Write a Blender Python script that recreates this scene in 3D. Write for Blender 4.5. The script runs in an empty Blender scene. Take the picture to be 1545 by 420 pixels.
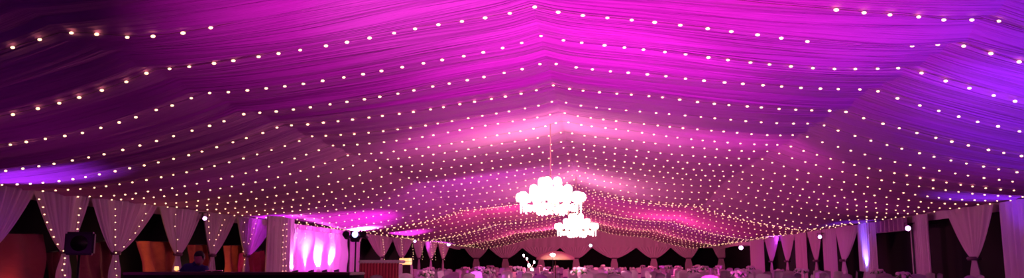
import bpy, bmesh, math, random
from mathutils import Vector, Matrix
R = random.Random(7)
C = bpy.context.scene.collection
PI = math.pi

# ------------------------------------------------------------------ camera
F, W, H = 1250.0, 1545.0, 420.0
CAMZ = 1.35
VPX, VPY = 900.0, 399.0
phi = math.atan((VPY - H/2)/F)                     # pitch up
th = math.atan((VPX - W/2)*math.cos(phi)/F)        # yaw to the left of the tent axis
cam = bpy.data.cameras.new('camera'); cam.sensor_width = 36; cam.lens = F/W*36
cam.clip_end = 300
cam.dof.use_dof = True; cam.dof.focus_distance = 3.2; cam.dof.aperture_fstop = 8
co = bpy.data.objects.new('camera', cam); C.objects.link(co)
co.location = (0, 0, CAMZ); co.rotation_euler = (PI/2+phi, 0, th)
bpy.context.scene.camera = co
RM = Matrix.Rotation(th, 3, 'Z') @ Matrix.Rotation(PI/2+phi, 3, 'X')

def ray(px, py):
    return RM @ Vector((px-W/2, -(py-H/2), -F))
def atX(px, py, X):
    d = ray(px, py); k = X/d.x
    return Vector((X, d.y*k, CAMZ+d.z*k))
def atY(px, py, Y):
    d = ray(px, py); k = Y/d.y
    return Vector((d.x*k, Y, CAMZ+d.z*k))

# ------------------------------------------------------------------ tent dimensions
XC, HALF, BRK = -0.74, 11.2, 5.0
XL, XR, YE = XC-HALF, XC+HALF, 72.5
TAB = [(0,3.27),(.4,3.16),(1.5,2.98),(2.75,2.77),(3.9,2.62),(4.6,2.56),(5.0,2.545),
       (5.5,2.37),(6.8,2.03),(8.1,1.80),(9.6,1.64),(10.8,1.60),(11.2,1.62)]
def tab(u):
    u = min(max(u, 0), 11.2)
    lo, hi = (0, 6) if u <= 5.0 else (6, 12)
    for i in range(lo, hi):
        if u <= TAB[i+1][0] or i == hi-1:
            x0, y0 = TAB[i]; x1, y1 = TAB[i+1]
            m = (y1-y0)/(x1-x0)
            m0 = m if i == lo else ((y1-TAB[i-1][1])/(x1-TAB[i-1][0]))
            m1 = m if i+1 == hi else ((TAB[i+2][1]-y0)/(TAB[i+2][0]-x0))
            t = (u-x0)/(x1-x0); h = x1-x0
            return ((2*t**3-3*t*t+1)*y0+(t**3-2*t*t+t)*h*m0+(-2*t**3+3*t*t)*y1+(t**3-t*t)*h*m1)
YS = [8.62, 10.02, 11.50, 13.02, 14.64, 16.2, 17.5]
while YS[-1] < YE-1.2:
    YS.append(YS[-1]+1.46+R.uniform(-.14, .14))
def hsh(i, s=0):
    v = math.sin(i*127.1+s*311.7)*43758.5453
    return v-math.floor(v)
def vn(x, s=0):
    i = math.floor(x); f = x-i; f = f*f*(3-2*f)
    return hsh(i, s)*(1-f)+hsh(i+1, s)*f
def vn2(x, y, s=0):
    j = math.floor(y); f = y-j; f = f*f*(3-2*f)
    return vn(x, s+j*7.31)*(1-f)+vn(x, s+(j+1)*7.31)*f
def bay(Y):
    if Y < 24: return 0
    a = min(1, (Y-24)/9)
    return -.34*a*(.5+.5*math.cos(2*PI*(Y-33)/12.9))
def ceil_z(X, Y, fold=True):
    u = abs(X-XC)
    z = CAMZ+tab(u)+(.05 if u < 8 else .05*max(0, (11.2-u)/3.2))
    z += (.14 if X > XC else .04)*(u/5 if u < 5 else max(0, 1-(u-5)/4.5))
    edge = min(1, (11.2-u)/2.2) if u > 9 else 1
    z += bay(Y)*1.15*(edge**2)*(.22+.78*min(1, u/2.2)**.8)
    if fold:
        q = min(1, max(0, (Y-11)/12)); far = 1.1-.88*q; fn = 1.35-1.05*q
        k = 0
        while k < len(YS)-1 and YS[k+1] < Y: k += 1
        y0 = YS[k] if Y >= YS[0] else YS[0]-1.46*math.ceil((YS[0]-Y)/1.46)
        y1 = YS[k+1] if (Y >= YS[0] and k < len(YS)-1) else y0+1.46
        f = (Y-y0)/(y1-y0); f = min(max(f, 0), 1)
        mid = .34+.3*hsh(k, 3)+.06*math.sin(X*.5+k)
        if f < mid: g = f/mid; a1 = .8
        else: g = (f-mid)/(1-mid); a1 = 1.0
        z -= .115*a1*far*(4*g*(1-g))**.75
        for cc, cs in ((.80-.10*hsh(k, 11), 1.0), (.22+.25*hsh(k, 12), .6), (.52+.1*hsh(k, 13), .45)):
            dd = (f-cc-.035*math.sin(X*.45+k*2.1))/(.045+.02*hsh(k, 14))
            if abs(dd) < 3: z -= .055*cs*fn*math.exp(-dd*dd)*(.45+.55*vn(X*.6, k+20))
        w = Y + .10*math.sin(X*.55+hsh(k, 5)*6)
        z += fn*(.036*(vn2(w/.13, X/2.6+3, 1)-.5) + .020*(vn2(w/.055, X/1.8, 9)-.5)*(1 if Y < 26 else 0) + .07*(vn2(w/.42, X/3.5, 4)-.5))
    return z

# ------------------------------------------------------------------ materials
def mat(name, col, rough=.8, metal=0, emit=None, strength=0, bump=None, spec=.3, noise=None, trans=0):
    m = bpy.data.materials.new(name); m.use_nodes = True
    nt = m.node_tree; b = nt.nodes['Principled BSDF']
    b.inputs['Base Color'].default_value = (*col, 1)
    b.inputs['Roughness'].default_value = rough
    b.inputs['Metallic'].default_value = metal
    b.inputs['Specular IOR Level'].default_value = spec
    if trans: b.inputs['Transmission Weight'].default_value = trans
    if emit:
        b.inputs['Emission Color'].default_value = (*emit, 1)
        b.inputs['Emission Strength'].default_value = strength
    if bump or noise:
        tc = nt.nodes.new('ShaderNodeTexCoord')
        mp = nt.nodes.new('ShaderNodeMapping'); nt.links.new(tc.outputs['Object'], mp.inputs[0])
        nz = nt.nodes.new('ShaderNodeTexNoise'); nt.links.new(mp.outputs[0], nz.inputs['Vector'])
        nz.inputs['Detail'].default_value = 4
    if bump:
        sc, st, dist = bump
        mp.inputs['Scale'].default_value = sc; nz.inputs['Scale'].default_value = 1
        bp = nt.nodes.new('ShaderNodeBump'); bp.inputs['Strength'].default_value = st; bp.inputs['Distance'].default_value = dist
        nt.links.new(nz.outputs['Fac'], bp.inputs['Height']); nt.links.new(bp.outputs[0], b.inputs['Normal'])
    if noise:
        c2, sc = noise
        if not bump: mp.inputs['Scale'].default_value = sc; nz.inputs['Scale'].default_value = 1
        mx = nt.nodes.new('ShaderNodeMix'); mx.data_type = 'RGBA'
        mx.inputs[6].default_value = (*col, 1); mx.inputs[7].default_value = (*c2, 1)
        nt.links.new(nz.outputs['Fac'], mx.inputs[0]); nt.links.new(mx.outputs[2], b.inputs['Base Color'])
    return m
M = {
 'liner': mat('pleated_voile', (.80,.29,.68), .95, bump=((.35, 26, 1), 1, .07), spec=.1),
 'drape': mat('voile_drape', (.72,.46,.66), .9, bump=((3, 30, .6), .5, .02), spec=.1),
 'gable': mat('gable_cloth', (.74,.50,.64), .95, bump=((6, 1, .4), .4, .03), spec=.1),
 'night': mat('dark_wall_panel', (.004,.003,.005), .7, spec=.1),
 'floor': mat('dark_carpet', (.03,.02,.03), .95, bump=((40, 40, 40), .5, .01)),
 'beam': mat('grey_alloy_beam', (.25,.24,.27), .5, metal=.3, bump=((5, 5, 5), .1, .002)),
 'cable': mat('clear_cable', (.35,.25,.16), .5),
 'bulb': mat('warm_bulb', (1,.85,.7), .4, emit=(1,.56,.32), strength=3),
 'tie': mat('satin_tie', (.16,.04,.12), .45, bump=((20, 20, 4), .4, .01)),
 'black': mat('black_plastic', (.012,.012,.015), .45, bump=((90, 90, 90), .2, .002)),
 'metal': mat('black_metal', (.03,.03,.035), .35, metal=.7, bump=((60, 60, 60), .1, .001)),
 'cloth': mat('table_cloth', (.72,.60,.68), .85, bump=((9, 9, 2), .4, .02), spec=.15),
 'cover': mat('chair_cover', (.70,.58,.66), .85, bump=((9, 9, 3), .4, .02), spec=.15),
 'sash': mat('purple_sash', (.25,.04,.28), .4, bump=((20, 20, 8), .4, .01)),
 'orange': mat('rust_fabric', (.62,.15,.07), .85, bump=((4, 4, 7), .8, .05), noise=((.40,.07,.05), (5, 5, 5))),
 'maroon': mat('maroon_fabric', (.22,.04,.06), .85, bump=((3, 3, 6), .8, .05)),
 'shade': mat('opal_glass', (1,.95,.85), .3, emit=(1,.88,.68), strength=11),
 'crystal': mat('glowing_crystal', (1,.95,.9), .05, emit=(1,.86,.72), strength=4.5, spec=.8),  # crystals emit by themselves, standing in for the chandelier's glare
 'chrome': mat('brass_frame', (.9,.75,.5), .2, metal=1, bump=((30, 30, 30), .05, .001)),
 'lens_v': mat('violet_lens', (.8,.6,1), .3, emit=(.85,.35,1), strength=9),
 'lens_b': mat('blue_lens', (.5,.6,1), .3, emit=(.35,.42,1), strength=7),
 'lens_w': mat('white_lens', (1,1,1), .3, emit=(.9,.85,1), strength=12),
 'lens_p': mat('pink_lens', (1,.8,1), .3, emit=(1,.45,1), strength=14),
 'lamp': mat('lit_lamp_shade', (1,.8,.5), .6, emit=(1,.5,.18), strength=1.6),
 'cream': mat('cream_canvas', (.85,.66,.48), .9, bump=((30, 30, 30), .3, .004)),
 'white': mat('backdrop_cloth', (.85,.80,.85), .8, bump=((2, 14, 9), .7, .04), spec=.2),
 'wood': mat('dark_wood', (.09,.04,.025), .5, noise=((.04,.02,.015), (2, 2, 30))),
 'redcloth': mat('red_cloth', (.55,.07,.12), .85, bump=((8, 8, 2), .5, .02)),
 'skin': mat('skin', (.45,.25,.18), .6, bump=((80, 80, 80), .1, .001)),
 'blue': mat('navy_jacket', (.035,.045,.16), .8, bump=((12, 12, 12), .5, .01)),
 'hair': mat('black_hair', (.01,.008,.008), .6, bump=((60, 60, 8), .7, .01)),
 'green': mat('leaf', (.05,.14,.05), .6, noise=((.10,.2,.06), (9, 9, 9))),
 'petal': mat('petal', (.75,.45,.6), .7, noise=((.8,.7,.75), (12, 12, 12))),
 'glass': mat('vase_glass', (.8,.75,.8), .15, spec=.6, bump=((20, 20, 20), .05, .001)),
}

# ------------------------------------------------------------------ helpers
def obj(name, bm, m, parent=None, smooth=True, loc=None):
    me = bpy.data.meshes.new(name); bm.normal_update(); bm.to_mesh(me); bm.free()
    if smooth:
        for p in me.polygons: p.use_smooth = True
    me.materials.append(M[m])
    o = bpy.data.objects.new(name, me); C.objects.link(o)
    if parent: o.parent = parent
    if loc is not None: o.location = loc
    return o
def struct(name, bm, m, parent=None, smooth=True):
    o = obj(name, bm, m, parent, smooth)
    if not parent: o['kind'] = 'structure'
    return o
def thing(name, label, cat, loc=(0,0,0), rz=0, group=None):
    o = bpy.data.objects.new(name, None); C.objects.link(o)
    o.empty_display_size = .1
    o.location = loc; o.rotation_euler = (0,0,rz); o['label'] = label; o['category'] = cat
    if group: o['group'] = group
    return o
def dup(root, loc, rz=None, label=None, group=None, scale=None):
    r = root.copy(); C.objects.link(r); r.location = loc
    if rz is not None: r.rotation_euler = (0,0,rz)
    if label: r['label'] = label
    if group: r['group'] = group
    if scale: r.scale = scale
    for ch in list(root.children):
        c = ch.copy(); C.objects.link(c); c.parent = r
        for g in ch.children:
            d = g.copy(); C.objects.link(d); d.parent = c
    return r
def box(bm, c, s, bevel=0, rot=None):
    r = bmesh.ops.create_cube(bm, size=1); vs = r['verts']
    for v in vs: v.co = Vector((v.co.x*s[0], v.co.y*s[1], v.co.z*s[2]))
    if bevel:
        es = list({e for v in vs for e in v.link_edges})
        rb = bmesh.ops.bevel(bm, geom=es, offset=bevel, segments=2, affect='EDGES')
        vs = list({v for f in rb['faces'] for v in f.verts} | {v for v in vs if v.is_valid})
    for v in vs:
        if rot: v.co = rot @ v.co
        v.co += Vector(c)
    return bm
def tube(bm, pts, r, seg=8, cap=True):
    pts = [Vector(p) for p in pts]; rings = []
    for i, p in enumerate(pts):
        t = (pts[min(i+1, len(pts)-1)]-pts[max(i-1, 0)]).normalized()
        a = t.orthogonal().normalized() if i == 0 else (a - t*a.dot(t)).normalized()
        b = t.cross(a); rr = r[i] if isinstance(r, (list, tuple)) else r
        rings.append([bm.verts.new(p+(a*math.cos(2*PI*k/seg)+b*math.sin(2*PI*k/seg))*rr) for k in range(seg)])
    for i in range(len(rings)-1):
        for k in range(seg):
            bm.faces.new((rings[i][k], rings[i][(k+1)%seg], rings[i+1][(k+1)%seg], rings[i+1][k]))
    if cap: bm.faces.new(rings[0][::-1]); bm.faces.new(rings[-1])
    return bm
def lathe(bm, prof, seg=20, c=(0,0,0), ripple=0, n=0):
    c = Vector(c); rings = []
    for r, z in prof:
        rings.append([bm.verts.new(c+Vector((r*(1+ripple*math.cos(n*2*PI*k/seg))*math.cos(2*PI*k/seg), r*(1+ripple*math.cos(n*2*PI*k/seg))*math.sin(2*PI*k/seg), z))) for k in range(seg)])
    for i in range(len(rings)-1):
        for k in range(seg):
            bm.faces.new((rings[i][k], rings[i][(k+1)%seg], rings[i+1][(k+1)%seg], rings[i+1][k]))
    if prof[0][0] > 1e-4: bm.faces.new(rings[0][::-1])
    if prof[-1][0] > 1e-4: bm.faces.new(rings[-1])
    return bm
def ball(bm, c, r, seg=10, sc=(1,1,1)):
    q = bmesh.ops.create_uvsphere(bm, u_segments=seg, v_segments=max(6, seg*2//3), radius=r)
    for v in q['verts']: v.co = Vector((v.co.x*sc[0], v.co.y*sc[1], v.co.z*sc[2]))+Vector(c)
    return bm
def grid(bm, nu, nv, fn, closed=False):
    vs = [[bm.verts.new(fn(i/nu, j/nv)) for i in range(nu+1)] for j in range(nv+1)]
    for j in range(nv):
        for i in range(nu):
            bm.faces.new((vs[j][i], vs[j][i+1], vs[j+1][i+1], vs[j+1][i]))
    return bm
ORD = ['first','second','third','fourth','fifth','sixth','seventh','eighth','ninth','tenth','eleventh','twelfth','thirteenth','fourteenth','fifteenth','sixteenth','seventeenth','eighteenth','nineteenth','twentieth']

# ------------------------------------------------------------------ setting
bm = bmesh.new(); grid(bm, 2, 4, lambda u, v: Vector((XL-1+u*(XR-XL+2), -6+v*(YE+8), 0)))
struct('floor', bm, 'floor', smooth=False)
def ceiling(name, x0, x1, nx):
    ys = [-5+.4*i for i in range(32)]; y = ys[-1]
    while y < YE:
        y += .032 if y < 19 else (.055 if y < 32 else .11)
        ys.append(min(y, YE))
    xs = [x0+(x1-x0)*i/nx for i in range(nx+1)]
    me = bpy.data.meshes.new(name)
    V = [(x, y, ceil_z(x, y)) for y in ys for x in xs]
    n = nx+1
    Fc = [(j*n+i, j*n+i+1, (j+1)*n+i+1, (j+1)*n+i) for j in range(len(ys)-1) for i in range(nx)]
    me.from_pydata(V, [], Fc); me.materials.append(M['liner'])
    for p in me.polygons: p.use_smooth = True
    o = bpy.data.objects.new(name, me); C.objects.link(o); o['kind'] = 'structure'
ceiling('ceiling', XC-BRK, XC, 34); ceiling('ceiling', XC, XC+BRK, 34)
ceiling('ceiling', XL, XC-BRK, 34); ceiling('ceiling', XC+BRK, XR, 34)

TOPZ = CAMZ+1.62
for side, X, s in (('left', XL-.45, 1), ('right', XR+.45, -1)):
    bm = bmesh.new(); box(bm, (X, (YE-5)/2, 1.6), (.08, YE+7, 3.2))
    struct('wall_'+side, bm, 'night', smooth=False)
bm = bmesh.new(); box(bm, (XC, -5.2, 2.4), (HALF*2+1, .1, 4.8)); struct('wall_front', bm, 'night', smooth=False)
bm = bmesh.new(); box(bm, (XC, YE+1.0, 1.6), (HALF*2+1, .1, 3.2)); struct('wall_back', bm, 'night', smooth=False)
# cloth gable over the back wall, cut to the roof
bm = bmesh.new()
def gab(u, v):
    x = XL+u*(XR-XL); zt = ceil_z(x, YE-.3, False)+.12; zb = CAMZ+1.36
    return Vector((x, YE-.05+.05*math.sin(x*9+vn(x*2)*3)*(1-v*.6), zb+(zt-zb)*v))
grid(bm, 200, 8, gab); struct('trim_1', bm, 'gable')
# header band at the wall tops
for n, X, s in ((2, XL+.04, 1), (3, XR-.04, -1)):
    bm = bmesh.new()
    grid(bm, 2, 400, lambda u, v: Vector((X+s*.03*math.sin(v*900)*(1-u), 2+v*(YE-2), TOPZ-.30*(1-u)+bay(2+v*(YE-2))*.3+.03)))
    struct('trim_%d' % n, bm, 'drape')

# ------------------------------------------------------------------ fairy light strings under the liner
bm = bmesh.new(); ball(bm, (0,0,0), 1, 8, (.027,.018,.016)); bulb_me = None
bulb0 = obj('bulb', bm, 'bulb'); bulb_me = bulb0.data; bpy.data.objects.remove(bulb0)
def bulb(parent, p, sc=1, rz=0):
    o = bpy.data.objects.new('bulb', bulb_me); C.objects.link(o); o.parent = parent
    o.location = p; o.scale = (sc, sc, sc); o.rotation_euler = (0, 0, rz)
def hang(x, y):
    z = ceil_z(x, y)-.045          # each bulb hangs on the cable below the lowest pleat in front of it
    k = (z-CAMZ)/y
    lim = min(ceil_z(x, y-d)-.02+d*k for d in (.04, .08, .12, .18, .25, .33, .42))
    return max(min(z, lim), z-.10)
for n, Y in enumerate(YS):
    if n < 20: lab = 'warm fairy light string across the ceiling, %s from the camera' % ORD[n]; grp = None
    else: lab = 'distant fairy light string crossing the far ceiling liner'; grp = 'far fairy light strings merging toward the gable'
    t = thing('fairy_light_string', lab, 'string lights', (XC, Y, CAMZ+tab(0)), 0, grp)
    ph = R.uniform(0, .3); sp = .29+R.uniform(-.015, .015)
    wob = R.uniform(0, 6)
    def cz(x, Y=Y, wob=wob): return min(ceil_z(x, Y), ceil_z(x, Y-.08), ceil_z(x, Y+.08))-.035
    def cy(x, wob=wob, n=n): return .07*math.sin(x*.5+wob)+((x-XC)*.1 if n == 0 else 0)
    pts = []
    x = XL+.15
    while x < XR-.1:
        yy = cy(x); pts.append(Vector((x-XC, yy, ceil_z(x, Y+yy)-.035-CAMZ-tab(0)))); x += .29
    bm = bmesh.new(); tube(bm, pts, .004, 4); obj('cable', bm, 'cable', t)
    x = XL+.1+ph
    while x < XR-.1:
        # only the strand the camera can see: the nearest strings leave the frame at the sides
        xx = x+R.uniform(-.025, .025); yy = cy(xx)
        ok = True
        if n == 0 and abs(xx-XC) < 3.2: ok = False
        if ok: bulb(t, (xx-XC, yy, hang(xx, Y+yy)-CAMZ-tab(0)), (1.0 if Y < 16 else .9)*R.uniform(.88, 1.1))
        x += sp

# ------------------------------------------------------------------ wall drapes
def drape_mesh(wt0, wt1, wtie, zt, ztie, off=0, folds=9, seed=0, below=.26, amp=.05, tie=True):
    """width runs along local x; hangs in the xz plane, folds in y. top spans [-wt0, wt1], tie at x=off"""
    bm = bmesh.new()
    def f(u, v):
        z = zt*(1-v)
        if tie and z >= ztie:
            t = (z-ztie)/(zt-ztie); e = t**.72
            a = -wt0*e+(off-wtie)*(1-e); b = wt1*e+(off+wtie)*(1-e)
            cr = amp*(.35+.65*t)
        elif tie:
            t = (ztie-z)/ztie; e = min(1, t*3.2); e = e*e*(3-2*e)
            a = off-wtie-(below-wtie)*e; b = off+wtie+(below-wtie)*e; cr = amp*(.35+.35*e)
        else: a, b, cr = -wt0, wt1, amp
        x = a+(b-a)*u
        y = cr*math.sin(2*PI*folds*u+1.3*math.sin(5*u+seed))+cr*.4*math.sin(2*PI*folds*2.3*u+seed*2)
        return Vector((x, y, z+(.03*math.sin(u*PI) if v == 0 else 0)))
    grid(bm, folds*8, 34, f)
    return bm
def drape(pos, rz, label, wt0, wt1, wtie, ztie, off=0, folds=9, zt=TOPZ-.1, group=None, seed=0, tie=True, below=.26, name='drape', m='drape', zfloor=0.02):
    t = thing(name, label, 'curtain', (pos[0], pos[1], 0), rz, group)
    obj('curtain_panel', drape_mesh(wt0, wt1, wtie, zt, ztie, off, folds, seed, below, tie=tie), m, t)
    if tie:
        bm = bmesh.new(); lathe(bm, [(wtie*1.25, -.05), (wtie*1.45, 0), (wtie*1.25, .05)], 16, ripple=.05, n=5)
        o = obj('tie_back', bm, 'tie', t, loc=(off, 0, ztie)); o.scale = (1, .8, 1)
    return t
ZT = 1.62
DL = XL+.28; DR = XR-.28
def yl(px): return atX(px, 390, DL).y
def yr(px): return atX(px, 390, DR).y
# left wall: local x of a drape with rz=+90deg runs along +Y
left = [(-22, -70, 42, 'leftmost'), (98, 46, 127, ''), (174, 133, 233, ''), (268, 237, 301, ''), (320, 303, 352, ''), (372, 354, 412, '')]
leftlab = ['pale tied-back drape at the left edge, cut by the frame',
 'pale tied-back drape with lights down both edges, left of the loudspeaker screen',
 'pale tied-back drape with a light row down its middle, right of the black loudspeaker',
 'pale tied-back drape behind the person in navy',
 'narrow tied-back drape just below the violet wall spotlight',
 'lavender tied-back drape next to the magenta lit backdrop']
for i, ((c, a, b, _), lab) in enumerate(zip(left, leftlab)):
    yc, y0, y1 = yl(c), yl(a), yl(b)
    drape((DL, yc, 0), PI/2, lab, yc-y0, y1-yc, .10, ZT, folds=10, seed=i, below=.22)
far_l = [(576, 552, 592), (606, 592, 622), (632, 622, 640), (650, 640, 660), (668, 660, 678)]
for i, (c, a, b) in enumerate(far_l):
    yc, y0, y1 = yl(c), yl(a), yl(b)
    drape((DL, yc, 0), PI/2, 'tied-back drape on the far left wall, %s past the backdrop' % ORD[i], yc-y0, y1-yc, .14, ZT+.1, folds=10, seed=i+7, below=.3)
# right wall; rz=+90 too
right = [(1545, 1514, 1580, 0, 'pale straight drape at the right edge of the frame'),
         (1470, 1434, 1508, 1, 'violet tied-back drape, rightmost of the tied drapes'),
         (1395, 1384, 1404, 0, 'straight lavender drape on the right jamb of the black doorway'),
         (1311, 1297, 1323, 0, 'straight drape lit blue from below, left of the black doorway'),
         (1273, 1262, 1297, 1, 'tied-back drape just left of the blue lit drape'),
         (1253, 1243, 1263, 0, 'straight pale drape under the right wall spotlight'),
         (1232, 1220, 1244, 1, 'tied-back drape left of the straight drape under the spotlight'),
         (1210, 1201, 1219, 0, 'straight pale drape between two tied drapes, farther down the right wall'),
         (1188, 1180, 1201, 1, 'tied-back drape, second from the far end of the right wall'),
         (1164, 1156, 1176, 1, 'small dim tied-back drape deep on the right wall'),
         (1140, 1132, 1152, 0, 'small dim straight drape near the far right corner')]
for i, (c, a, b, tie, lab) in enumerate(right):
    yc, y0, y1 = yr(c), yr(a), yr(b)
    drape((DR, yc, 0), PI/2, lab, abs(y1-yc), abs(yc-y0), .15, ZT-.12, folds=7, seed=i+20, tie=bool(tie), below=.3)
# back wall swags with dark arches between
axs = [atY(p, 372, YE-.2).x for p in (700, 737, 788, 845, 893, 960, 1012, 1065, 1110)]
lab_b = ['swagged drape on the back wall, leftmost', 'swagged drape on the back wall, left of the sparkling candelabra',
 'swagged drape on the back wall, behind the candelabra', 'swagged drape on the back wall, behind the cream parasol',
 'swagged drape on the back wall under the small bluish spotlight', 'swagged drape on the back wall, third from the right corner',
 'swagged drape on the back wall, second from the right corner', 'swagged drape on the back wall in the right corner']
for i in range(len(axs)-1):
    a, b = axs[i], axs[i+1]; c = (a+b)/2
    drape((c, YE-.15, 0), 0, lab_b[i], c-a-(.55 if i == 7 else 0), b-c-(.55 if i == 6 else 0), .2, 1.85, folds=12, seed=i+40, zt=CAMZ+1.42, below=.3, m='gable')

# light strings hanging on the drapes
def drape_string(pix, X, label, sc=.75, group=None, cat='string lights'):
    P = [atX(px, py, X) for px, py in pix]
    t = thing('curtain_light_string', label, cat, P[0], 0, group)
    bm = bmesh.new(); tube(bm, [p-P[0]-Vector((.03 if X < 0 else -.03, 0, 0)) for p in P], .004, 4); obj('cable', bm, 'cable', t)
    for p in P: bulb(t, p-P[0], sc, PI/2)
def lerp(a, b, n, jit=.6):
    return [(a[0]+(b[0]-a[0])*i/(n-1)+R.uniform(-jit, jit), a[1]+(b[1]-a[1])*i/(n-1)+R.uniform(-jit, jit)) for i in range(n)]
SX = DL+.14
drape_string([(59,301),(65,313),(67,324),(71,336),(77,347),(81,358),(87,369),(96,379),(98,390),(97,399),(94,408),(98,416)], SX, 'fairy lights down the left edge of the drape beside the black loudspeaker', .85)
drape_string([(121,315),(119,325),(118,336),(117,346),(113,362),(108,371)], SX, 'fairy lights down the right edge of the drape beside the black loudspeaker', .85)
drape_string([(174,316),(174,326),(174,336),(174,347),(174,358),(174,370),(175,382),(175,395),(174,406),(176,416)], SX, 'straight row of fairy lights down the middle of the second left drape', .7)
drape_string([(220,323),(215,333),(210,342),(204,352),(196,362),(187,373)], SX, 'slanting fairy lights on the right edge of the second left drape', .7)
drape_string([(265,324),(264,342),(268,362),(268,379)], SX, 'sparse fairy lights on the drape above the person in navy', .7)
drape_string([(316,325),(315,334),(315,343),(316,352),(316,362)], SX, 'short fairy light row on the narrow drape below the violet wall light', .7)
drape_string([(339,332),(335,340),(333,348),(330,355),(326,362),(323,371)], SX, 'slanting fairy lights right of the violet wall light', .7)
drape_string([(369,336),(367,350),(368,366),(367,380),(369,392),(369,400)], SX, 'vertical fairy lights on the lavender drape by the backdrop', .7)
drape_string([(386,338),(383,345),(380,354),(378,361),(375,368)], SX, 'slanting fairy lights on the lavender drape by the backdrop', .7)
for i, px in enumerate((578, 606, 622, 636, 650, 655, 668)):
    drape_string(lerp((px, 362), (px+2, 392), 9), SX, 'vertical fairy lights on the far left drapes, %s past the stage light' % ORD[i], .9)

# ------------------------------------------------------------------ backdrop box on the left wall
BX = XL+1.5
a0 = atX(442, 400, BX); a1 = atX(523, 400, BX)
y0, y1 = a0.y, a1.y
t = thing('stage_backdrop', 'magenta lit cloth backdrop with white light beams at its foot', 'backdrop', (BX, (y0+y1)/2, 0))
bm = bmesh.new()
L = y1-y0
grid(bm, 90, 30, lambda u, v: Vector((.05*math.sin(u*46+math.sin(u*9))+.03*math.sin(v*14+u*5), -L/2+u*L, .02+v*2.55))); obj('backdrop_cloth', bm, 'white', t)
for s in (-1, 1):
    bm = bmesh.new(); box(bm, (-.1, s*(L/2+.06), 1.32), (.12, .12, 2.64), .015); obj('frame_post', bm, 'beam', t, False)
bm = bmesh.new(); box(bm, (-.1, 0, 2.62), (.1, L, .1), .012); obj('frame_rail', bm, 'beam', t, False)
cpos = atX(421, 400, BX+.1)
drape((BX+.1, cpos.y, 0), PI/2, 'wide straight drape glowing magenta, left of the lit backdrop', cpos.y-atX(402,400,BX+.1).y, atX(442,400,BX+.1).y-cpos.y, .2, 1.6, folds=7, tie=False, seed=3, name='drape')
c2 = atX(529, 400, BX+.1)
drape((BX+.1, c2.y+.5, 0), PI/2, 'narrow dim drape closing the right end of the lit backdrop', .7, .7, .2, 1.6, folds=5, tie=False, seed=4, name='drape')
bm = bmesh.new()
ya, yb = atX(402,400,BX+.25).y, atX(535,400,BX+.25).y
grid(bm, 160, 6, lambda u, v: Vector((.06*math.sin(u*150), (u-.5)*(yb-ya), 2.57+v*.16)))
o = thing('pelmet', 'purple pelmet band of cloth over the lit backdrop', 'pelmet', (BX+.05, (ya+yb)/2, 0)); obj('cloth_band', bm, 'drape', o)
for px in (428, 432, 449, 462, 500):
    drape_string(lerp((px, 338), (px-1, 410 if px < 440 else 360), 9 if px < 440 else 4, 1.2), BX+.32, {428:'fairy lights on the magenta drape, left of the backdrop',432:'second fairy light row on the magenta drape left of the backdrop',449:'short fairy lights over the left of the backdrop',462:'short fairy lights over the middle of the backdrop',500:'short fairy lights over the right of the backdrop'}[px], .8)

# ------------------------------------------------------------------ stage platform with floor uplights
px_b = [448, 472, 492, 510]
SXp = BX+.75
t = thing('stage_platform', 'dark draped platform in front of the magenta backdrop', 'stage', (SXp+.1, (y0+y1)/2-1, 0))
bm = bmesh.new(); box(bm, (0, 0, .45), (1.3, L+3.2, .88), .03); obj('platform_box', bm, 'night', t, False)
bm = bmesh.new(); grid(bm, 160, 5, lambda u, v: Vector((.70+.03*math.sin(u*190), -(L+3.2)/2+u*(L+3.2), .02+v*.88))); obj('skirt', bm, 'black', t)

def par_can(pos, tgt, label, lens='lens_v', r=.085, group=None, mount='bracket'):
    t = thing('par_can', label, 'spotlight', pos, 0, group)
    d = (Vector(tgt)-Vector(pos)).normalized(); q = d.to_track_quat('Z', 'Y').to_matrix()
    bm = bmesh.new(); lathe(bm, [(.3*r, -.16), (.8*r, -.15), (r, -.09), (r, .09), (1.12*r, .10), (1.12*r, .12), (.9*r, .12), (.9*r, .085)], 18)
    for v in bm.verts: v.co = q @ v.co
    obj('housing', bm, 'metal', t)
    bm = bmesh.new(); lathe(bm, [(.9*r, .086), (.9*r, .10), (.6*r, .11), (.0001, .115)], 18)
    for v in bm.verts: v.co = q @ v.co
    obj('lens', bm, lens, t)
    bm = bmesh.new(); side = q @ Vector((1, 0, 0)); s = -1 if mount == 'floor' else 1
    up = Vector((0, 0, .17*s))
    tube(bm, [side*r*1.15, side*r*1.2+up, -side*r*1.2+up, -side*r*1.15], .012, 6); obj('yoke', bm, 'metal', t)
    if mount == 'wall':
        bm = bmesh.new(); xw = (XL-.4 if pos[0] < 0 else XR+.4)-pos[0]; tube(bm, [(0,0,.165), (xw,0,.165)], .014, 6); obj('wall_arm', bm, 'metal', t)
    if mount == 'gable':
        bm = bmesh.new(); tube(bm, [(0,0,.16), (0,.58,.16)], .016, 6); obj('wall_arm', bm, 'metal', t)
    return t
def spot(pos, tgt, col, power, size, blend=.6, rad=.08, name='lamp'):
    l = bpy.data.lights.new(name, 'SPOT'); l.energy = power; l.color = col; l.spot_size = math.radians(size); l.spot_blend = blend; l.shadow_soft_size = rad
    o = bpy.data.objects.new(name, l); C.objects.link(o); o.location = pos
    o.rotation_euler = (Vector(tgt)-Vector(pos)).to_track_quat('-Z', 'Y').to_euler()
def point(pos, col, power, rad=.2, name='glow_and_fill'):
    l = bpy.data.lights.new(name, 'POINT'); l.energy = power; l.color = col; l.shadow_soft_size = rad
    o = bpy.data.objects.new(name, l); C.objects.link(o); o.location = pos
MAG, VIO, PNK, WRM, BLU = (.95,.04,.86), (.21,.04,1), (1,.2,.75), (1,.48,.22), (.12,.08,1)
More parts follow.
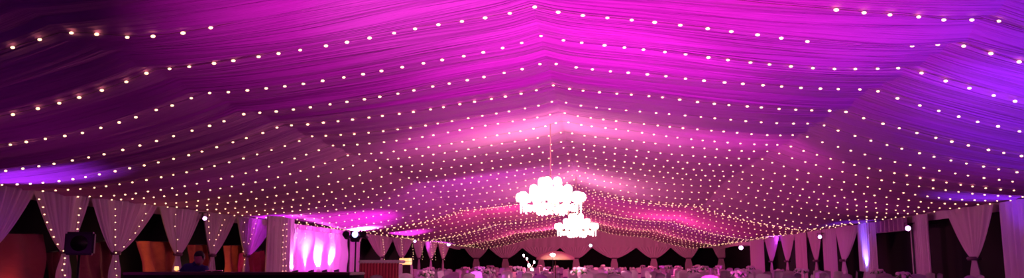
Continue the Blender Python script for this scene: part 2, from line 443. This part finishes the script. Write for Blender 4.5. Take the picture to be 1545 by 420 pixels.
for i, px in enumerate(px_b):
    p = atX(px, 424, BX+.35)
    pos = Vector((BX+.30, p.y, 1.01))
    par_can(pos, pos+Vector((-.25, 0, 1)), 'floor uplight at the foot of the backdrop, %s from the left' % ORD[i], 'lens_p', .10, mount='floor')
    spot(pos+Vector((-.04,0,.13)), pos+Vector((-.42, .06, .85)), (1,.35,.95), 260, 80, .8, .03)

# wall and gable spotlights that show as bright dots
wl = [(309, 330, 'L', 'lens_v', 'violet spotlight high on the left wall above the person'),
      (405, 337, 'L', 'black', 'unlit black spotlight at the top of the left wall beside the backdrop'),
      (626, 363, 'L', 'lens_v', 'small violet spotlight far down the left wall'),
      (677, 368, 'L', 'lens_v', 'bright violet spotlight in the far left corner'),
      (1118, 373, 'R', 'lens_p', 'bright pink spotlight in the far right corner'),
      (1237, 358, 'R', 'lens_v', 'violet spotlight midway along the right wall'),
      (1370, 345, 'R', 'lens_v', 'violet spotlight over the black doorway')]
for px, py, s, ln, lab in wl:
    X = DL+.25 if s == 'L' else DR-.25
    p = atX(px, py, X)
    big = 1.7 if px in (677, 1118) else .7 if px == 309 else 1.0
    if px in (626, 677, 1118): p.z -= .06
    par_can(p, (0, 0, 1.6), lab, ln, .085*big, mount='wall')
p = atY(891, 371, YE-.6); par_can(p, (0, 0, 1.5), 'small bluish spotlight on the back gable near the ridge line', 'lens_w', .12, mount='gable')
# the lit uplight on the right, at the foot of the straight drape
p = atX(1310, 416, DR); p.x = DR-.3; p.z = .97
par_can(p, p+Vector((.2, 0, 1)), 'blue-white uplight at the foot of the right wall drape', 'lens_b', .13, mount='floor')
bm = bmesh.new(); t = thing('plinth', 'dark pedestal under the blue uplight on the right', 'pedestal', (p.x, p.y, 0)); box(bm, (0,0,.385), (.4,.4,.77), .02); obj('pedestal_body', bm, 'black', t, False)
spot(p+Vector((-.03,0,.15)), p+Vector((.42,0,.9)), (.16,.14,1), 420, 70, .8, .05)

# black doorway on the right wall with a dark blue header
yA, yB = atX(1325, 400, DR+.3).y, atX(1384, 400, DR+.3).y
ym, wd = (yA+yB)/2, abs(yA-yB)
bm = bmesh.new()
box(bm, (DR+.2, ym, 2.55), (.14, wd+.5, .16), .02)
for s in (-1, 1): box(bm, (DR+.2, ym+s*(wd/2+.1), 1.25), (.14, .12, 2.5), .02)
o = struct('door_1', bm, 'beam', smooth=False)
t = thing('valance', 'dark blue valance band hanging over the black doorway', 'valance', (DR+.02, ym, 0))
bm = bmesh.new(); grid(bm, 70, 4, lambda u, v: Vector((.04*math.sin(u*60), (u-.5)*(wd+.3), 2.47+v*.42))); obj('valance_cloth', bm, 'sash', t)

# ------------------------------------------------------------------ screens of rust cloth behind the left drapes
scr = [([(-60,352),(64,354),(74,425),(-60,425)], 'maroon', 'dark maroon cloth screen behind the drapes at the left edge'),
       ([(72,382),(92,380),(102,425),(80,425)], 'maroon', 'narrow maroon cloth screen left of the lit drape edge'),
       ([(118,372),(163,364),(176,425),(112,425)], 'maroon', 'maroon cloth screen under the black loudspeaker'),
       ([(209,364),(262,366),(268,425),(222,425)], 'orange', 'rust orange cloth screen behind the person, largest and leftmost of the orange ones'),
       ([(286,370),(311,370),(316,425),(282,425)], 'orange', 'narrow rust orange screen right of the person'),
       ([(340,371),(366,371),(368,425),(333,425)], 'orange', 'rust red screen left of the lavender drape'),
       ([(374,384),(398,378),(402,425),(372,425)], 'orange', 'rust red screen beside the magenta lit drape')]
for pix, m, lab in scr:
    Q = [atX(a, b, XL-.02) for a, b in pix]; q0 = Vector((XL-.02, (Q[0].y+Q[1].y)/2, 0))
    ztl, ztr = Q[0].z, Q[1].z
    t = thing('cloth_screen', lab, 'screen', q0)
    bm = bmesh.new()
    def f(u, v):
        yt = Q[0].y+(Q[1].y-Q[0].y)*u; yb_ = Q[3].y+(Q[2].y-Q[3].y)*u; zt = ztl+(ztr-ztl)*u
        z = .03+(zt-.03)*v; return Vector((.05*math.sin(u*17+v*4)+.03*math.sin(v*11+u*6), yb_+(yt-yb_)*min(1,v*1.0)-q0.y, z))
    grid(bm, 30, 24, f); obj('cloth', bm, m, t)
    bm = bmesh.new(); tube(bm, [(-.09, Q[0].y-q0.y, ztl), (-.09, Q[1].y-q0.y, ztr)], .02, 8); obj('top_rail', bm, 'metal', t)

# ------------------------------------------------------------------ loudspeaker on a stand
p0 = atY(121, 368, 13.2)
t = thing('loudspeaker', 'black loudspeaker box on a pole in front of the left drapes', 'speaker', (p0.x, p0.y, 0), math.radians(28))
bm = bmesh.new(); box(bm, (0, 0, p0.z), (.44, .34, .38), .03); obj('cabinet', bm, 'black', t, False)
bm = bmesh.new(); box(bm, (0, -.175, p0.z), (.38, .02, .32), .008); obj('grille', bm, 'metal', t, False)
bm = bmesh.new(); lathe(bm, [(.10,0),(.125,.012),(.13,.02)], 20); 
for v in bm.verts: v.co = Vector((v.co.x+.0, -.187-v.co.z*.3, p0.z+v.co.y))
obj('woofer', bm, 'black', t)
bm = bmesh.new(); tube(bm, [(0,0,.5),(0,0,p0.z-.18)], .02, 10); obj('pole', bm, 'metal', t)
for k in range(3):
    a = k*2*PI/3; bm = bmesh.new(); tube(bm, [(.02*math.cos(a),.02*math.sin(a),.75),(.45*math.cos(a),.45*math.sin(a),.015)], .012, 6); obj('leg', bm, 'metal', t)

# ------------------------------------------------------------------ stage light stand (moving head with a blue lens)
p0 = atY(537, 357, 23)
t = thing('stage_light_stand', 'tripod stand with a blue glowing moving head, right of the backdrop', 'stage light', (p0.x, p0.y, 0))
bm = bmesh.new(); tube(bm, [(0,0,.6),(0,0,p0.z-.12)], [.03,.022], 10); obj('pole', bm, 'metal', t)
bm = bmesh.new(); tube(bm, [(-.34,0,p0.z-.02),(.34,0,p0.z-.02)], .02, 8); obj('crossbar', bm, 'metal', t)
for k in range(3):
    a = k*2*PI/3+.4; bm = bmesh.new(); tube(bm, [(.03*math.cos(a),.03*math.sin(a),.95),(.55*math.cos(a),.55*math.sin(a),.015)], .014, 6); obj('leg', bm, 'metal', t)
for x, tilt in ((-.27, .5), (.27, -.4)):
    bm = bmesh.new(); rot = Matrix.Rotation(tilt, 3, 'Y'); lathe(bm, [(.05,-.14),(.08,-.10),(.09,.10),(.1,.12),(.08,.12)], 14)
    for v in bm.verts: v.co = rot @ (Matrix.Rotation(PI/2.6, 3, 'X') @ v.co)+Vector((x, -.02, p0.z+.02))
    obj('side_lamp', bm, 'metal', t)
bm = bmesh.new(); box(bm, (0, 0, p0.z-.10), (.26, .2, .12), .02); obj('yoke_base', bm, 'metal', t, False)
for s in (-1, 1):
    bm = bmesh.new(); box(bm, (s*.13, 0, p0.z+.04), (.04, .12, .26), .012); obj('yoke_arm', bm, 'metal', t, False)
bm = bmesh.new(); lathe(bm, [(.06,-.14),(.095,-.10),(.10,.06),(.11,.10),(.09,.12),(.085,.09)], 18)
rx = Matrix.Rotation(PI/2, 3, 'X')
for v in bm.verts: v.co = rx @ v.co+Vector((0,0,p0.z+.05))
obj('head', bm, 'metal', t)
bm = bmesh.new(); lathe(bm, [(.085,.09),(.06,.115),(.0001,.125)], 18)
for v in bm.verts: v.co = rx @ v.co+Vector((0,0,p0.z+.05))
obj('lens', bm, 'lens_b', t)

# ------------------------------------------------------------------ long dark table and lamp near the person
p0 = atY(262, 400, 12.0)
t = thing('serving_table', 'long dark cloth covered table in front of the person in navy', 'table', (p0.x+1.0, 12.3, 0))
bm = bmesh.new(); box(bm, (0,0,1.21), (3.5,.8,.04), .012); obj('tabletop', bm, 'wood', t, False)
bm = bmesh.new()
def skirt(u, v):
    a = u*4; s = int(min(a, 3.999)); f = a-s; hw, hd = 1.72+.02*math.sin(u*300), .39+.02*math.sin(u*300)
    c = [(-hw,-hd),(hw,-hd),(hw,hd),(-hw,hd),(-hw,-hd)]
    return Vector((c[s][0]+(c[s+1][0]-c[s][0])*f, c[s][1]+(c[s+1][1]-c[s][1])*f, .02+v*1.17))
grid(bm, 240, 4, skirt); obj('table_skirt', bm, 'night', t)
TZ = 1.23
p1 = atY(266, 413, 12.2)
t = thing('table_lamp', 'tiny warm lit table lamp at the end of the dark table', 'lamp', (p1.x, 12.2, TZ))
bm = bmesh.new(); lathe(bm, [(.045,0),(.045,.01),(.012,.02),(.010,.045)], 14); obj('base', bm, 'chrome', t)
bm = bmesh.new(); lathe(bm, [(.036,.03),(.03,.085),(.028,.085),(.0001,.083)], 14); obj('lamp_shade', bm, 'lamp', t)
for i, (px, w, lab) in enumerate(((315, .05, 'small pale dish added for a glint at the middle of the dark table'), (328, .09, 'wide pale dish added for a glint on the dark table, right of the small dish'))):
    p1 = atY(px, 408, 12.2); t = thing('glint_dish', lab, 'dish', (p1.x, 12.2, TZ))  # dishes added where the dark table glints
    bm = bmesh.new(); lathe(bm, [(w*.5,0),(w*.9,.012),(w,.028),(w*.93,.027),(w*.5,.012),(.0001,.01)], 20); obj('dish_body', bm, 'chrome', t)

# ------------------------------------------------------------------ person in navy, leaning over the table, seen from behind/side
p0 = atY(296, 399, 13.25)
PX, PY = p0.x-.1, 13.35
t = thing('person', 'person with short black hair in a navy jacket leaning over the dark table', 'person', (PX, PY, 0), 0); t.scale = (.95, .95, .95)
def skin_body(name, verts, edges, m, parent, sub=2):
    me = bpy.data.meshes.new(name); me.from_pydata([v[:3] for v in verts], edges, [])
    o = bpy.data.objects.new(name, me); C.objects.link(o); o.parent = parent; me.materials.append(M[m])
    sk = o.modifiers.new('Skin', 'SKIN'); sk.use_smooth_shade = True
    for i, v in enumerate(verts):
        r = v[3]; me.skin_vertices[0].data[i].radius = r if isinstance(r, tuple) else (r, r)
        me.skin_vertices[0].data[i].use_root = (i == 0)
    s = o.modifiers.new('Subsurf', 'SUBSURF'); s.levels = sub; s.render_levels = sub
    return o
# local: person faces +x and -y (towards the table, to the right)
V = [(0,0,.92,(.16,.13)), (.02,-.03,1.05,(.15,.12)), (.05,-.08,1.20,(.17,.13)), (.10,-.13,1.33,(.18,.12)), (.14,-.17,1.40,(.10,.08)), (.17,-.20,1.455,.055), (.205,-.225,1.50,.06),
     (-.10,-.06,1.36,.075), (-.22,-.16,1.15,.052), (-.12,-.40,1.13,.042), (-.04,-.50,1.21,.03),
     (.30,-.16,1.34,.075), (.38,-.26,1.13,.052), (.30,-.45,1.15,.042), (.24,-.53,1.21,.03),
     (-.09,0,.86,.10), (-.10,.01,.48,.065), (-.10,.04,.09,.045), (-.10,-.10,.04,.04),
     (.09,0,.86,.10), (.10,.01,.48,.065), (.10,.04,.09,.045), (.10,-.10,.04,.04)]
E = [(0,1),(1,2),(2,3),(3,4),(4,5),(5,6),(3,7),(7,8),(8,9),(9,10),(3,11),(11,12),(12,13),(13,14),(0,15),(15,16),(16,17),(17,18),(0,19),(19,20),(20,21),(21,22)]
skin_body('body', V, E, 'blue', t)
hd = Vector((.225,-.245,1.515)); hr = Matrix.Rotation(.45, 3, 'X')
bm = bmesh.new(); ball(bm, (0,0,0), 1, 20, (.078,.098,.118))
for v in bm.verts:
    c = v.co
    if c.z < 0: c.x *= 1+c.z*2.0; c.y = c.y*(1+c.z*1.2)-.012
    if c.y < -.085 and abs(c.x) < .016 and -.045 < c.z < .02: c.y -= .022*(1-abs(c.x)/.016*.5)
    if c.y < -.07 and -.0 < c.z < .03 and .018 < abs(c.x) < .045: c.y += .007
    v.co = hr @ c+hd
for s in (-1, 1): ball(bm, hd+hr @ Vector((s*.08, .0, -.005)), .022, 8, (.5,1,1.4))
obj('head', bm, 'skin', t)
bm = bmesh.new()
ball(bm, (0,0,0), 1, 20, (.090,.108,.118))
for v in list(bm.verts):
    if v.co.y < -.04 and v.co.z < .045 or v.co.z < -.06: v.co *= .8
for v in bm.verts: v.co = hr @ (v.co*(1+.03*math.sin(v.co.x*90)*math.sin(v.co.z*80))+Vector((0,.012,.018)))+hd
obj('hair', bm, 'hair', t)
for s, base, d in ((-1, Vector((-.04,-.50,1.235)), Vector((.35,-.9,-.05))), (1, Vector((.24,-.53,1.235)), Vector((-.25,-.95,-.05)))):
    d.normalize(); sd = d.cross(Vector((0,0,1))).normalized()
    hv = [(*base, (.035,.018)), (*(base+d*.05), (.04,.016)), (*(base+d*.085), (.036,.014))]; he = [(0,1),(1,2)]
    for k in range(4):
        L_ = (.062,.07,.066,.05)[k]; o = base+d*.088+sd*(-.03+.02*k); i0 = len(hv)
        hv += [(*o, .0095), (*(o+d*L_*.5+Vector((0,0,.006))), .0085), (*(o+d*L_+Vector((0,0,-.01))), .0075)]; he += [(2,i0),(i0,i0+1),(i0+1,i0+2)]
    i0 = len(hv); o = base+d*.03-sd*s*.045
    hv += [(*o, .011), (*(o+d*.03-sd*s*.018), .0095), (*(o+d*.055-sd*s*.02), .008)]; he += [(0,i0),(i0,i0+1),(i0+1,i0+2)]
    skin_body('hand', hv, he, 'skin', t, 1)

# ------------------------------------------------------------------ bar counter with cloth top right of the backdrop
pa, pb = atY(548, 393, 26), atY(606, 393, 26)
t = thing('bar_counter', 'raised bar counter with lilac cloth top and red front, below the far left drapes', 'bar', ((pa.x+pb.x)/2, 26, 0))
bw = pb.x-pa.x; bz = pa.z
bm = bmesh.new(); box(bm, (0,0,bz-.05), (bw+.1,.8,.1), .03); obj('counter_top', bm, 'cloth', t, False)
bm = bmesh.new(); grid(bm, 80, 4, lambda u, v: Vector(((u-.5)*bw, -.36+.02*math.sin(u*80), .02+v*(bz-.1)))); obj('front_cloth', bm, 'redcloth', t)
bm = bmesh.new(); box(bm, (0,.05,(bz-.1)/2), (bw-.1,.66,bz-.12), .02); obj('counter_body', bm, 'wood', t, False)
p1 = atY(612, 395, 27.5)
t = thing('lit_display_box', 'orange glowing display box at the right end of the bar', 'display box', (p1.x, 27.5, 0))
bm = bmesh.new(); box(bm, (0,0,(p1.z-.12)/2), (.42,.4,p1.z-.12), .02); obj('stand', bm, 'wood', t, False)
bm = bmesh.new(); box(bm, (0,0,p1.z), (.36,.34,.23), .02); obj('lit_box', bm, 'lamp', t, False)
for i in range(3):
    bm = bmesh.new(); box(bm, (0,0,p1.z-.11+i*.11), (.4,.38,.018), .004); obj('shelf', bm, 'wood', t, False)

# ------------------------------------------------------------------ cream parasol far off
p0 = atY(838, 392, 46)
t = thing('parasol', 'cream canvas parasol with a small lit lamp, in front of the back wall', 'parasol', (p0.x, 46, 0))
bm = bmesh.new(); R0 = 1.02; zt = atY(838, 380, 46).z; zb = p0.z
lathe(bm, [(.0001, zt+.03), (.35, zt), (.75, zt-(zt-zb)*.35), (R0, zb+.10), (R0+.01, zb-.02), (R0-.02, zb-.02), (R0-.03, zb+.08), (.7, zt-(zt-zb)*.42), (.0001, zt-.03)], 32, ripple=.02, n=8); obj('canopy', bm, 'cream', t)
bm = bmesh.new(); tube(bm, [(0,0,.1),(0,0,zt)], .03, 10); obj('pole', bm, 'wood', t)
bm = bmesh.new(); lathe(bm, [(.35,0),(.35,.06),(.06,.1),(.04,.16)], 20); obj('base', bm, 'metal', t)
for k in range(8):
    a = k*PI/4; bm = bmesh.new(); tube(bm, [(0,0,zt-.09),(.95*math.cos(a),.95*math.sin(a),zb+.05)], .012, 5); obj('rib', bm, 'wood', t)
p1 = atY(834, 385, 44.5)
t = thing('hanging_lamp', 'small white lit lamp on a slim stand before the parasol', 'lamp', (p1.x, 44.5, 0))
bm = bmesh.new(); tube(bm, [(0,0,.04),(0,0,p1.z-.06)], .014, 8); lathe(bm, [(.18,0),(.18,.03),(.02,.05)], 16); obj('stand', bm, 'metal', t)
bm = bmesh.new(); ball(bm, (0,0,p1.z), .11, 14, (1.3,1,.8)); obj('globe', bm, 'lens_w', t)
# candelabra with sparkling lights
p0 = atY(800, 400, 36)
t = thing('candelabra', 'silver candelabra with white sparkling lights left of the parasol', 'candelabra', (p0.x, 36, 0))
bm = bmesh.new(); lathe(bm, [(.2,0),(.2,.03),(.05,.07),(.025,.3),(.04,.7),(.02,.9),(.03,1.2),(.05,1.24),(.0001,1.27)], 16); obj('stem', bm, 'chrome', t)
for px, py in ((798, 401), (803, 408), (795, 391), (790, 386), (806, 396)):
    p1 = atY(px, py, 36); q = p1-Vector((p0.x,36,0))
    bm = bmesh.new(); tube(bm, [(0,0,min(q.z-.12,1.1)), (q.x*.6,0,q.z-.14), (q.x,0,q.z-.05)], .012, 6); obj('arm', bm, 'chrome', t)
    bm = bmesh.new(); ball(bm, (q.x,0,q.z), .055 if py > 400 else .035, 10, (1,1,1.5)); obj('lamp', bm, 'lens_w', t)

# ------------------------------------------------------------------ chandeliers
def chandelier(pos, label, zroof, squash=1):
    t = thing('chandelier', label, 'chandelier', pos)
    bm = bmesh.new(); lathe(bm, [(.0001,-.30),(.05,-.27),(.09,-.2),(.04,-.12),(.07,0),(.03,.1),(.06,.25),(.02,.33),(.012,.36),(.010,zroof-pos[2])], 14); obj('stem', bm, 'chrome', t)
    for rr, n, z, rs in ((.70, 12, -.05, .105), (.42, 8, .12, .10), (.2, 5, .30, .09)):
        for k in range(n):
            a = 2*PI*k/n+rr*3; c, s = math.cos(a), math.sin(a)
            bm = bmesh.new(); tube(bm, [(.04*c,.04*s,z), (.4*rr*c,.4*rr*s,z-.1), (.85*rr*c,.85*rr*s,z-.07), (rr*c,rr*s,z+.02)], .012, 6); obj('arm', bm, 'chrome', t)
            bm = bmesh.new(); lathe(bm, [(.03,0),(rs*.85,.03),(rs,.09),(rs*.9,.16),(rs*.6,.2),(.0001,.21)], 12, c=(rr*c,rr*s,z+.02)); obj('shade', bm, 'shade', t)
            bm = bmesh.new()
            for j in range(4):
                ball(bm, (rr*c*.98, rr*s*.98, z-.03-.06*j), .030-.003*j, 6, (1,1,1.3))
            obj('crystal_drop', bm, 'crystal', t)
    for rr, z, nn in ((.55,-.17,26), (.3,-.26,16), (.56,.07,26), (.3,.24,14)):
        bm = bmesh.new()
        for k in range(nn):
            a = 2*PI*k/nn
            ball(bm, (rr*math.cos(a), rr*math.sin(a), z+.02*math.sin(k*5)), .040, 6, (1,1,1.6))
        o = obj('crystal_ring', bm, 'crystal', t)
    return t
p1 = atY(831, 303, 19); c1 = chandelier(p1, 'large glowing chandelier, nearer and higher of the two', ceil_z(p1.x, 19, False)+.02)
p2 = atY(870, 345, 30.5); c2 = chandelier(p2, 'smaller looking glowing chandelier, farther and lower of the two', ceil_z(p2.x, 30.5, False)-.08)
point(p1+Vector((0,0,-.62)), (1,.28,.45), 150, .35)
point(p2+Vector((0,0,-.62)), (1,.25,.40), 200, .35)

# ------------------------------------------------------------------ round tables and covered chairs
def make_table(loc):
    t = thing('round_table', 'round banquet table under a pale cloth', 'table', loc, 0, 'round banquet tables')
    bm = bmesh.new(); lathe(bm, [(.0001,.765),(.88,.765),(.90,.755),(.92,.70),(.94,.35),(.97,.02)], 48, ripple=.02, n=12); obj('tablecloth', bm, 'cloth', t)
    return t
def make_centre(loc):
    t = thing('centrepiece', 'vase of pale flowers standing on a round table', 'centrepiece', loc, 0, 'flower centrepieces')
    bm = bmesh.new(); lathe(bm, [(.07,0),(.08,.01),(.03,.06),(.025,.22),(.06,.30),(.055,.30)], 14); obj('vase', bm, 'glass', t)
    bm = bmesh.new()
    for k in range(14): 
        a = k*2.4; r = .045*math.sqrt(k); ball(bm, (r*math.cos(a), r*math.sin(a), .40-.3*r+.03*math.sin(k*3)), .055, 7, (1,1,.8))
    obj('blossom', bm, 'petal', t)
    bm = bmesh.new()
    for k in range(8):
        a = k*PI/4; tube(bm, [(.02*math.cos(a),.02*math.sin(a),.28),(.14*math.cos(a),.14*math.sin(a),.36),(.2*math.cos(a),.2*math.sin(a),.30)], [.008,.03,.004], 5)
    obj('leaves', bm, 'green', t)
    return t
def make_chair(loc, rz):
    t = thing('banquet_chair', 'pale covered banquet chair set at a round table', 'chair', loc, rz, 'covered chairs at the round tables')
    bm = bmesh.new()   # faces +y; fitted cover: skirt and seat
    box(bm, (0,0,.24), (.44,.44,.44), .03); box(bm, (0,0,.47), (.45,.45,.05), .02)
    obj('seat_cover', bm, 'cover', t)
    bm = bmesh.new()
    def bk(u, v):
        x = (u-.5)*.42*(1-.12*v*v); z = .46+v*.62+(.04*math.sin(u*PI) if v > .9 else 0); return Vector((x, -.2-.07*v-.01*math.cos(u*PI*2), z))
    grid(bm, 8, 8, bk); bmesh.ops.solidify(bm, geom=bm.faces[:], thickness=.045); obj('backrest', bm, 'cover', t)
    bm = bmesh.new(); box(bm, (0,-.235,.72), (.44,.075,.09), .02); ball(bm, (0,-.29,.72), .05, 8, (1.5,.6,1)); obj('sash', bm, 'sash', t)
    return t
tb0 = cp0 = ch0 = None
rows = [19.5, 24, 28.5, 33, 38, 43, 48, 53.5, 59, 65]
nch = 0
for r, Y in enumerate(rows):
    for cidx in range(5):
        X = -7.6+cidx*3.6+(.9 if r % 2 else 0)
        if abs(Y-43) < 1 and 0: continue
        if Y < 30 and X < -5: continue                       # bar and stage lights stand here
        if X > 8.5: continue
        if (abs(Y-46) < 3.6 and abs(X+2.0) < 2.2) or (abs(Y-36) < 2.6 and abs(X+2.8) < 1.6): continue
        loc = (X, Y, 0)
        if tb0 is None: tb0 = make_table(loc); cp0 = make_centre((X, Y, .766))
        else: dup(tb0, loc, R.uniform(0,1)); dup(cp0, (X, Y, .766), R.uniform(0,6), scale=(1,1,R.uniform(.95,1.25)))
        for k in range(6):
            a = 2*PI*k/6+.3*r; d = 1.36
            l = (X+d*math.cos(a), Y+d*math.sin(a), 0); rz = a+PI/2
            if ch0 is None: ch0 = make_chair(l, rz)
            else: dup(ch0, l, rz)

# ------------------------------------------------------------------ uplights of the place, plus added fill lights
spot((-1.9, 5.6, .3), (-1.3, 9.8, 4.5), MAG, 900, 92, 1, .12)
spot((1.0, 5.8, .3), (1.1, 10.4, 4.5), MAG, 950, 90, 1, .12)
spot((.1, 8.0, .3), (-.1, 13.3, 4.4), MAG, 950, 62, 1, .12)
spot((-2.0, 5.0, .3), (-1.9, 9.7, 4.5), (1,.42,.9), 260, 34, 1, .1)  # added narrow spot imitating the sheen highlight on the voile
spot((5.6, 6.5, .3), (5.2, 10.5, 4.2), VIO, 850, 85, 1, .12)
spot((9.6, 13.0, .5), (7.8, 13.2, 3.4), VIO, 260, 120, .8, .12)
spot((2.6, 9.0, 1.0), (7.9, 12.6, 3.3), (.28,.05,1), 750, 66, .8, .05)  # added violet spot, its cone edge laid along the crease to bring it out
spot((-3.2, 25.5, .4), (-3.6, 29, 4.2), (.85,.11,.95), 420, 100, .9, .15)  # this and the next spot are added lavender fill for the middle ceiling
spot((3.4, 27, .4), (3.6, 31, 4.2), (.75,.10,.95), 420, 100, .9, .15)
point((-8, 5.5, 1.0), (.4,.03,.75), 30, .6)  # added weak purple fill lifting the dark near left corner
spot((-2.5, 15.5, .4), (-2.0, 19.5, 4.2), (1,.06,.75), 400, 80, .9, .15)
spot((2.5, 16.5, .4), (2.6, 21, 4.2), (1,.06,.8), 450, 85, .9, .15)
# wall uplights grazing the eaves
for (x, y, c, pw, z) in ((XL+1.5, 14.0, (.35,.05,1), 210, 1.2), (XL+.9, 27.5, (.6,.05,1), 300, 1.2), (XL+.8, 57, (.8,.1,1), 260, 1.2),
                      (XR-.8, 48, (.45,.07,1), 800, 1.2), (XR-.8, 31.5, VIO, 60, 1.2), (XR-.8, 21, VIO, 150, 1.2), (XL+2.3, 32.5, (1,.4,.95), 1500, 1.9), (XL+1.9, 36, (1,.4,.95), 1500, 1.9), (XL+2.0, 42, (1,.1,.9), 300, 1.4)):
    spot((x, y, z), (x+(.25 if x < 0 else -.25), y+.2, 3), c, pw, 75, .7, .06)
spot((BX+4.5, (y0+y1)/2-1.5, .8), (BX, (y0+y1)/2-.5, 2.0), (.9,.03,.85), 900, 95, .7, .1)  # added front wash to turn the whole backdrop magenta
point((XL+.2, 20.5, 1.2), WRM, 16, .1); point((XL+.25, 25.5, 1.2), WRM, 12, .1); point((XL+.25, 16, .9), (1,.2,.15), 6, .1)
point((-4, 40, 1.9), (1,.12,.4), 260, .5); point((3.5, 44, 1.9), (1,.12,.4), 260, .5)
point((-3, 60, 1.9), (1,.22,.36), 620, .5); point((3, 62, 1.9), (1,.22,.36), 560, .5)  # added pink fill points brightening the gable
point(atY(838, 396, 43.5), (1,.5,.22), 90, .1, 'parasol_lamp')
PUR = (.62,.035,.58)  # colour of the added soft fill points that stand in for ambient bounce
for x, y, pw in ((-7.5, 11, 42), (-8, 18, 36), (-6.5, 26, 80), (7.5, 17, 40), (7, 26, 50), (7.5, 36, 80), (-5, 33, 90), (0, 30, 90), (0, 40, 170), (-4, 50, 200), (4, 52, 200), (7, 48, 90), (7, 60, 60)):
    point((x, y, 1.1), PUR, pw*(.5 if y < 22 else .55), .6)

w = bpy.data.worlds.new('world'); bpy.context.scene.world = w; w.use_nodes = True
w.node_tree.nodes['Background'].inputs[0].default_value = (.30,.04,.28, 1)
w.node_tree.nodes['Background'].inputs[1].default_value = .05
v = bpy.context.scene.view_settings
v.view_transform = 'Standard'; v.look = 'None'; v.gamma = 1; v.exposure = 0; v.use_curve_mapping = False
